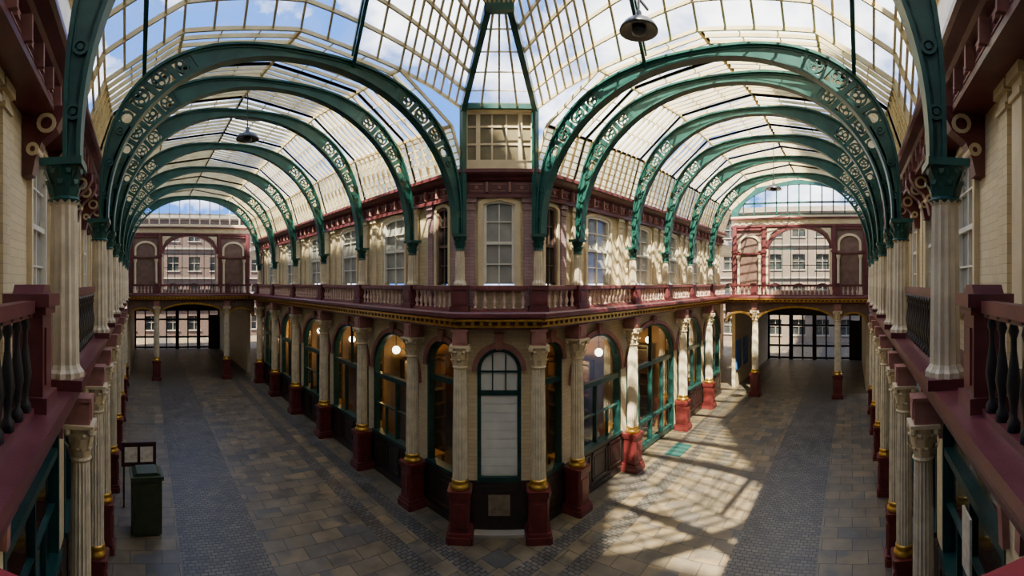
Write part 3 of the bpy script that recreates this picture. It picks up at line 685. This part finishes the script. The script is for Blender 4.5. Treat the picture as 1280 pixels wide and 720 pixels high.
# ---------------------------------------------------------------- end screens
def end_screen(M,hw,nm,cen):
    g=G()
    for a,b,r in((-hw,-2.2,.45),(-2.2,2.2,.75),(2.2,hw,.45)):
        wall_open(g,a,b,3.9,4.95,(a+b)/2,(b-a)-.3,3.9,3.95,r,.3,.15)
    struct('wall_%s_arcade'%nm,g.mesh('w',PANEL),M,'brown spandrel wall over the end arches','wall')
    g=G()
    for a,b,r in((-hw,-2.2,.45),(-2.2,2.2,.75),(2.2,hw,.45)):
        w=(b-a)-.3; g.band(archpts((a+b)/2,w+.16,3.93,3.95,r+.1)[1:-1],archpts((a+b)/2,w,3.93,3.95,r)[1:-1],.12,.2)
    struct('trim_%s_arches'%nm,g.mesh('w',GOLD),M,'gilded arch mouldings under the bridge gallery','moulding')
    for x in(-2.2,2.2):
        p=M@Vector((x,.1,0)); o=M.to_3x3()@Vector((0,1,0)); put_lower(p.x,p.y,(o.x,o.y),lab_lc+', carrying the bridge gallery','bridge gallery columns')
    g=G(); prof=[(.0,4.92),(.3,4.92),(.36,5.02),(.5,5.16),(.55,5.24),(.52,5.34),(-1.4,5.34),(-1.4,4.92)]
    g.add([(-hw,y,z) for y,z in prof]+[(hw,y,z) for y,z in prof],[tuple(range(8)),tuple(range(15,7,-1))]+[(i,(i+1)%8,8+(i+1)%8,8+i) for i in range(8)])
    struct('trim_%s_bridge'%nm,g.mesh('w',BURG),M,'burgundy bridge gallery deck with moulded edge','gallery')
    g=G(); g.box(-hw,hw,.36,.42,5.0,5.05); g.box(-hw,hw,.5,.56,5.13,5.18)
    for i in range(int(2*hw/.22)): g.box(-hw+.22*i+.05,-hw+.22*i+.15,.42,.48,5.05,5.12)
    struct('trim_%s_gilding'%nm,g.mesh('w',GOLD),M,'gilded bead mouldings on the bridge gallery','cornice')
    o=M.to_3x3()@Vector((0,1,0))
    for a,b in((-hw+.1,-2.2),(-2.2,2.2),(2.2,hw-.1)):
        p=M@Vector((a,.35,0));q=M@Vector((b,.35,0)); balustrade((p.x,p.y),(q.x,q.y),(o.x,o.y),5.34,.6,BURG,BAL,'burgundy balustrade of the bridge gallery','bridge gallery balustrades',inset=.18,step=.22)
    for x in(-2.2,2.2):
        g=G(); g.box(-.15,.15,-.15,.15,0,.62); g.box(-.17,.17,-.18,.18,.58,.66)
        thing('rail_pedestal',cached('sped',lambda:g.mesh('pedestal',BURG)),M@Matrix.Translation((x,.35,5.34)),'burgundy pedestal in the bridge balustrade','pedestal','bridge pedestals')
    B=-1.2; g=G(); wall_open(g,-hw,hw,5.3,9.3,cen,3.4,5.6,7.9,1.15,.35,B)
    struct('wall_%s_screen'%nm,g.mesh('w',PANEL),M,'brown panelled upper end wall with a big arched opening','wall')
    g=G(); g.band(archpts(cen,3.7,5.4,7.9,1.3),archpts(cen,3.4,5.4,7.9,1.15),B,B+.1)
    for x in(cen-1.95,cen+1.95,-hw+.2,hw-.2): g.box(x-.1,x+.1,B,B+.15,5.34,9.2); g.box(x-.17,x+.17,B,B+.2,7.7,7.82)
    for s in(-1,1):
        xa,xb=sorted((cen+s*2.1,s*(hw-.34)))
        g.box(xa,xb,B,B+.08,7.62,7.7); g.box(xa,xb,B,B+.1,8.98,9.08)
    struct('trim_%s_pilasters'%nm,g.mesh('w',BURG),M,'burgundy pilasters and arch mouldings on the end wall','moulding')
    g=G()
    for s in(-1,1):
        xa,xb=sorted((cen+s*2.1,s*(hw-.34))); w=xb-xa
        g.band(archpts((xa+xb)/2,w-.1,7.8,8.2,.55,10),archpts((xa+xb)/2,w-.35,7.8,8.2,.42,10),B,B+.06)
        for x in(xa+.1,xb-.1): g.lathe([(.1,5.34),(.1,5.5),(.075,5.55),(.065,7.3),(.1,7.4),(.13,7.55)],10,cx=x,cy=B+.2)
        g.prism([(cen+s*1.2,9.05),(cen+s*1.78,9.05),(cen+s*1.78,8.35),(cen+s*1.6,8.75)],B,B+.05)
    for x in(cen-1.78,cen+1.78): g.box(x-.06,x+.06,B,B+.12,5.4,7.9)
    struct('trim_%s_panels'%nm,g.mesh('w',CREAM),M,'cream arches and colonnettes on the end wall','moulding')
    g=G()
    for i in range(-3,4): g.box(cen+i*.48-.02,cen+i*.48+.02,B-.2,B-.15,5.6,9.0)
    for z in(7.0,7.9): g.box(cen-1.7,cen+1.7,B-.2,B-.15,z-.025,z+.025)
    win_n[0]+=1
    e=struct('window_%d'%win_n[0],g.mesh('w',GREEND),M,'large arched glazed opening in the end wall','window')
    g=G(); g.pane(archpts(cen,3.38,5.6,7.9,1.13),B-.19); part('glass_pane',g.mesh('g',EGLASS),e)
    g=G(); g.box(-hw,hw,B,B+.1,9.15,9.27); g.box(-hw,hw,B,B+.22,9.58,9.66)
    struct('trim_%s_frieze'%nm,g.mesh('w',BURG),M,'burgundy mouldings below the lunette','cornice')
    g=G(); g.box(-hw,hw,B,B+.07,9.27,9.58); g.box(-hw,hw,B,B+.18,9.66,9.76)
    for i in range(int(2*hw/.4)): x=-hw+.2+.4*i; g.box(x-.13,x+.13,B+.07,B+.1,9.33,9.52)
    struct('trim_%s_frieze_panels'%nm,g.mesh('w',CREAM),M,'cream panelled beam below the lunette','cornice')
    g=G(); RH=1.75
    n=24; I=[(-(hw-.35)*math.cos(PI*i/n),9.75+RH*math.sin(PI*i/n)) for i in range(n+1)]; O=[(-(hw+.05)*math.cos(PI*i/n),9.7+(RH+.3)*abs(math.sin(PI*i/n))**.8) for i in range(n+1)]
    g.band(I,O,B,B-.15); struct('wall_%s_gable'%nm,g.mesh('w',GREEN),M,'green arched gable frame of the lunette','wall')
    g=G(); R=hw-.35
    for i in range(-5,6):
        x=i*R/5.5; h=RH*math.sqrt(max(0,1-(x/R)**2)); g.box(x-.035,x+.035,B-.1,B-.04,9.7,9.75+h)
    for z in(9.8,10.5): 
        h=R*math.sqrt(max(0,1-((z-9.75)/RH)**2)); g.box(-h,h,B-.1,B-.04,z-.05,z+.05)
    win_n[0]+=1
    e=struct('window_%d'%win_n[0],g.mesh('w',GREEND if nm=='east' else CREAM),M,'arched glazed lunette in the end gable','window')
    g=G(); g.pane(I,B-.08); part('glass_panes',g.mesh('g',EGLASS),e)
ML=frame(((C-1.2)/2+.05,YE,0),(0,-1)); end_screen(ML,4.0,'north',0)
MR=frame((XE,(C+yo)/2,0),(-1,0)); end_screen(MR,3.85,'east',0)
def passage(M,hw,dep,nm):
    g=G(); g.box(-hw-.2,-hw,-dep,-1.4,0,5.3); g.box(hw,hw+.2,-dep,-1.4,0,5.3); struct('wall_%s_passage'%nm,g.mesh('w',CREAM),M,'cream side walls of the entrance passage','wall')
    g=G(); g.box(-hw-.2,hw+.2,-dep,-1.4,4.95,5.15); struct('ceiling_%s_passage'%nm,g.mesh('w',CREAM),M,'cream ceiling over the entrance passage','ceiling')
    g=G(); g.box(-hw,hw,-dep-.1,-dep+.1,3.6,5.0); struct('wall_%s_lintel'%nm,g.mesh('w',DWOOD),M,'dark lintel above the street doors','wall')
    g=G(); k=8; H=hw
    for i in range(k+1): x=-H+2*H*i/k; w=.16 if i in(0,2,4,6,8) else .06; g.box(x-w,x+w,-dep-.06,-dep+.06,0,3.6)
    for z in(.15,1.1,2.7,3.55): g.box(-H,H,-dep-.05,-dep+.05,z-.08,z+.08)
    g.box(-H,-H+2*H/8,-dep-.05,-dep+.05,0,3.1)
    e=thing('street_gate',g.mesh('gate',BLACK),M,'black framed glazed doors to the bright street','gate')
    g=G(); g.pane([(-H,0),(H,0),(H,3.6),(-H,3.6)],-dep); part('glass_panes',g.mesh('g',EGLASS),e)
passage(ML,3.9,13,'north'); passage(MR,3.7,11.5,'east')
def facade(M,w,h,mt,label,bay=2.4,fl=3.3):
    g=G(); nx=int(w/bay); nz=int(h/fl)
    for i in range(nx):
        for k in range(nz):
            x0=-w/2+i*bay; wall_open(g,x0,x0+bay,k*fl,(k+1)*fl,x0+bay/2,1.3,k*fl+.8,k*fl+2.3,.4 if k%2==1 else .05,.3)
    e=thing('street_building',g.mesh('facade',mt),M,label,'building')
    g=G(); g.box(-w/2,w/2,-.4,-.3,0,h); part('window_glass',g.mesh('w',DARKG),e,'dark windows')
    g=G()
    for k in range(1,nz+1): g.box(-w/2,w/2,0,.2,k*fl-.12,k*fl+.05)
    g.box(-w/2,w/2,-.3,.4,nz*fl,nz*fl+.5)
    for i in range(nx):
        for k in range(nz):
            x=-w/2+(i+.5)*bay; g.box(x-.03,x+.03,-.25,-.2,k*fl+.8,k*fl+2.6); g.box(x-.6,x+.6,-.25,-.2,k*fl+1.6,k*fl+1.66); g.box(x-.75,x+.75,0,.1,k*fl+.68,k*fl+.8)
    part('string_courses',g.mesh('w',STRIM),e,'pale stone bands and window bars')
facade(frame((3,50,0),(0,-1)),26.4,13.5,BROWNB,'brown brick street building seen through the end arch')
facade(frame((45,3,0),(-1,0)),26.4,13.5,STREET,'stone street building with arched windows across the street')
g=G(); g.box(-16,-5.5,2.2,36,0,29); thing('sun_block',g.mesh('b',PALEB),I4,'tall pale block added beside the market to shade its roof','building')  # added off-camera mass that keeps sun off the left avenue
g=G(); g.box(-3.5,26,-18,-6,0,38); thing('sun_block',g.mesh('b',PALEB),I4,'tall pale block added behind the outer range to block the sun','building')  # added mass, cuts the sun beyond the right floor patch
g=G(); g.box(-16,-5,-2,2,0,31); thing('sun_block',g.mesh('b',PALEB),I4,'tall pale block added behind the outer corner to shade the chamfer','building')  # added to hold direct sun off the chamfered corner
g=G(); g.box(-16,-5,-18,-2.2,0,23.5); thing('sun_block',g.mesh('b',PALEB),I4,'lower pale block added behind the outer corner to trim the sun patch','building')  # added sun blocker, low enough to let the right floor be lit
g=G(); g.add([(-18,-18,0),(60,-18,0),(60,60,0),(-18,60,0)],[(0,1,2,3)]); struct('floor',g.mesh('floor',FLOOR),I4,'worn stone flags with grey sett bands','floor')
# ---------------------------------------------------------------- lamps
def hang_lamp(x,y,z,top,label):
    g=G(); g.lathe([(.03,.25),(.05,.22),(.06,.1),(.25,.03),(.32,-.06),(.33,-.1),(.3,-.1),(.05,-.02)],20)
    e=thing('pendant_lamp',g.mesh('lamp_shade',LAMPM,True),Matrix.Translation((x,y,z)),label,'lamp','pendant lamps under the roof')
    g=G(); g.sphere((0,0,-.09),.13,12,6,.6); part('bulb',g.mesh('bulb',LAMPM,True),e,'dark bulb cover')
    g=G(); g.bar((0,0,.2),(0,0,top-z),.03,.03); g.bar((-.35,0,.45),(.35,0,.45),.035,.035); part('hanging_rod',g.mesh('rod',LAMPM),e)
hang_lamp(6.67,3.43,10.3,12.0,'dark grey dish lamp hanging under the crossing roof')
hang_lamp(2.8,12.2,10.1,11.3,'dark grey dish lamp hanging under the glass vault')
hang_lamp(17.5,3.1,9.8,11.5,'small grey dish lamp hanging under the glass vault')
def globe(x,y,z,label='lit white globe lamp hanging inside the shop',power=0):
    def mk():
        g=G(); g.sphere((0,0,0),.13,14,10); a=g.mesh('globe',GLOBE,True); g=G(); g.bar((0,0,.12),(0,0,1.0),.02,.02); return a,g.mesh('cord',BLACK)
    a,b=cached('globe',mk); e=thing('globe_lamp',a,Matrix.Translation((x,y,z)),label,'lamp','shop globe lamps'); part('lamp_cord',b,e)
    if power:
        l=bpy.data.lights.new('shop_light','POINT'); l.energy=power; l.color=(1,.60,.22); l.shadow_soft_size=.15; lo=bpy.data.objects.new('shop_light',l); SC.collection.objects.link(lo); lo.location=(x+(1.2 if y>x else 0),y+(1.2 if x>y else 0),z-.6)
for Y in (12.3,15.5,18.8,22.2,25.4): globe(C+.85,Y,3.85,power=75)
for X in (12.1,15.7,19.6,22.6): globe(X,C+.85,3.8,power=75)
OAK=pm('oak',(.42,.22,.07),(.3,.15,.05),8,.4)
def table(x,y,r):
    def mk():
        g=G(); g.box(-.6,.6,-.35,.35,.72,.77); a=g.mesh('table_top',OAK); g=G(); g.box(-.03,.03,-.03,.03,0,.72); return a,g.mesh('table_leg',INTF)
    a,b=cached('tbl',mk); e=thing('shop_table',a,Matrix.Translation((x,y,0))@Matrix.Rotation(r,4,'Z'),'warm oak table behind the shop window','table','shop tables')
    for sx in(-.55,.55):
        for sy in(-.3,.3): part('leg',b,e,loc=(sx,sy,0))
for y in(11.5,14.6,18,21.4): table(8.2,y,PI/2)
for x in(11.2,15,19): table(x,8.2,0)
def shelf(x,y,r):
    def mk():
        g=G(); g.box(-.9,.9,-.15,.15,0,.1); g.box(-.9,-.85,-.15,.15,0,3.4); g.box(.85,.9,-.15,.15,0,3.4); g.box(-.9,.9,.12,.15,0,3.4); g.box(-.03,.03,-.15,.15,0,3.4)
        for z in(.7,1.2,1.7,2.2,2.7,3.2,3.37): g.box(-.9,.9,-.15,.15,z,z+.04)
        return g.mesh('shelf',INTF)
    thing('shop_shelving',cached('shf',mk),Matrix.Translation((x,y,0))@Matrix.Rotation(r,4,'Z'),'dark timber shelving against the shop wall','shelving','shop shelving')
for y in(11.5,14.6,18,21.4,24.7): shelf(10.4,y,-PI/2)
for x in(11.2,15,19,22): shelf(x,10.4,0)
for Y in (13.05,16.3,19.7,23.1): shelf(9.1,Y-.25,0)
for X in (12.8,17.2,20.6): shelf(X-.25,9.1,-PI/2)
# ---------------------------------------------------------------- street furniture
def bin_(x,y,r):
    g=G(); g.box(-.35,.35,-.30,.30,.06,1.34); g.box(-.3,.3,-.25,.25,0,.06)
    e=thing('litter_bin',g.mesh('bin_body',BINM),Matrix.Translation((x,y,0))@Matrix.Rotation(r,4,'Z'),'dark olive green square litter bin on the paving','bin')
    g=G(); g.box(-.39,.39,-.34,.34,1.34,1.43); g.prism([(-.34,1.43),(.34,1.43),(.24,1.5),(-.24,1.5)],-.26,.26); part('bin_lid',g.mesh('lid',BINM),e)
    g=G(); g.box(-.27,.27,-.32,-.3,.15,.95); g.box(-.22,.22,-.315,-.3,1.05,1.24); part('bin_door',g.mesh('door',BINM),e,'olive door panel')
bin_(0.0,10.9,.1)
MB=Matrix.Translation((-.2,12.1,0))@Matrix.Rotation(.1,4,'Z')
g=G(); g.box(-.47,.47,-.03,.03,1.08,1.72)
e=thing('notice_board',g.mesh('board',BURGD),MB,'small dark framed notice board with two cream sheets','sign')
g=G(); g.box(-.17,.17,-.045,-.03,1.2,1.6); sh=g.mesh('sheet',SIGNW)
for x in(-.21,.21): part('notice_sheet',sh,e,'cream notice sheet',loc=(x,0,0))
g=G(); g.box(-.025,.025,-.03,.03,0,1.1); lg=g.mesh('leg',BURGD)
for x in(-.4,.4): part('leg',lg,e,loc=(x,0,0))
g=G(); g.box(-.6,.6,-.3,.3,0,.02); thing('door_mat',g.mesh('mat',RUBBER),Matrix.Translation((15,6.1,.0)),'teal door mat outside the double doors','mat')
for X in(25.6,27.4):
    g=G(); g.box(-.5,.5,0,.06,1.0,2.7); thing('blue_poster_board',g.mesh('h',BLUE),frame((X,(C+yo)/2+3.69,0),(0,-1)),'blue poster board fixed to the passage wall','poster','passage poster boards')
g=G(); g.box(-.2,.2,0,.03,2.2,3.0); thing('wall_poster',g.mesh('p',SIGNW),frame((5.7,-1.5,0),(0,1)),'white framed poster on the outer wall','poster')
# ---------------------------------------------------------------- light and sky
w=bpy.data.worlds.new("sky"); SC.world=w; w.use_nodes=True; nt=w.node_tree; L=nt.links.new; bg=nt.nodes['Background']
tc=N(nt,'ShaderNodeTexCoord'); mp=N(nt,'ShaderNodeMapping'); mp.inputs['Scale'].default_value=(1,1,1.6); L(tc.outputs['Generated'],mp.inputs[0])
no=N(nt,'ShaderNodeTexNoise'); no.inputs['Scale'].default_value=4.2; no.inputs['Detail'].default_value=8; no.inputs['Roughness'].default_value=.55; L(mp.outputs[0],no.inputs['Vector'])
r=N(nt,'ShaderNodeValToRGB'); r.color_ramp.elements[0].position=.46; r.color_ramp.elements[1].position=.63
r.color_ramp.elements[0].color=(.028,.115,.38,1); r.color_ramp.elements[1].color=(1.0,1.0,1.0,1)
L(no.outputs['Fac'],r.inputs[0]); L(r.outputs[0],bg.inputs[0]); bg.inputs[1].default_value=6.3
sl=bpy.data.lights.new('sun','SUN'); sl.energy=38; sl.angle=math.radians(.8); sl.color=(1,.89,.70); so=bpy.data.objects.new('sun',sl); SC.collection.objects.link(so)
d=Vector((.85,.45,-1.45)); so.rotation_euler=d.to_track_quat('-Z','Y').to_euler(); so.location=(-20,-12,40)
# ---------------------------------------------------------------- camera
F=562
cam=bpy.data.cameras.new("camera"); co=bpy.data.objects.new("camera",cam); SC.collection.objects.link(co)
cam.type='PANO'; cam.panorama_type='CENTRAL_CYLINDRICAL'
cam.central_cylindrical_range_u_min=-640/F; cam.central_cylindrical_range_u_max=640/F
cam.central_cylindrical_range_v_min=-(720-354)/F; cam.central_cylindrical_range_v_max=354/F
cam.central_cylindrical_radius=1.0
cam.clip_start=.05
co.location=(0,0,EYE); co.rotation_euler=(PI/2,0,math.radians(-45)-16/F)
SC.camera=co
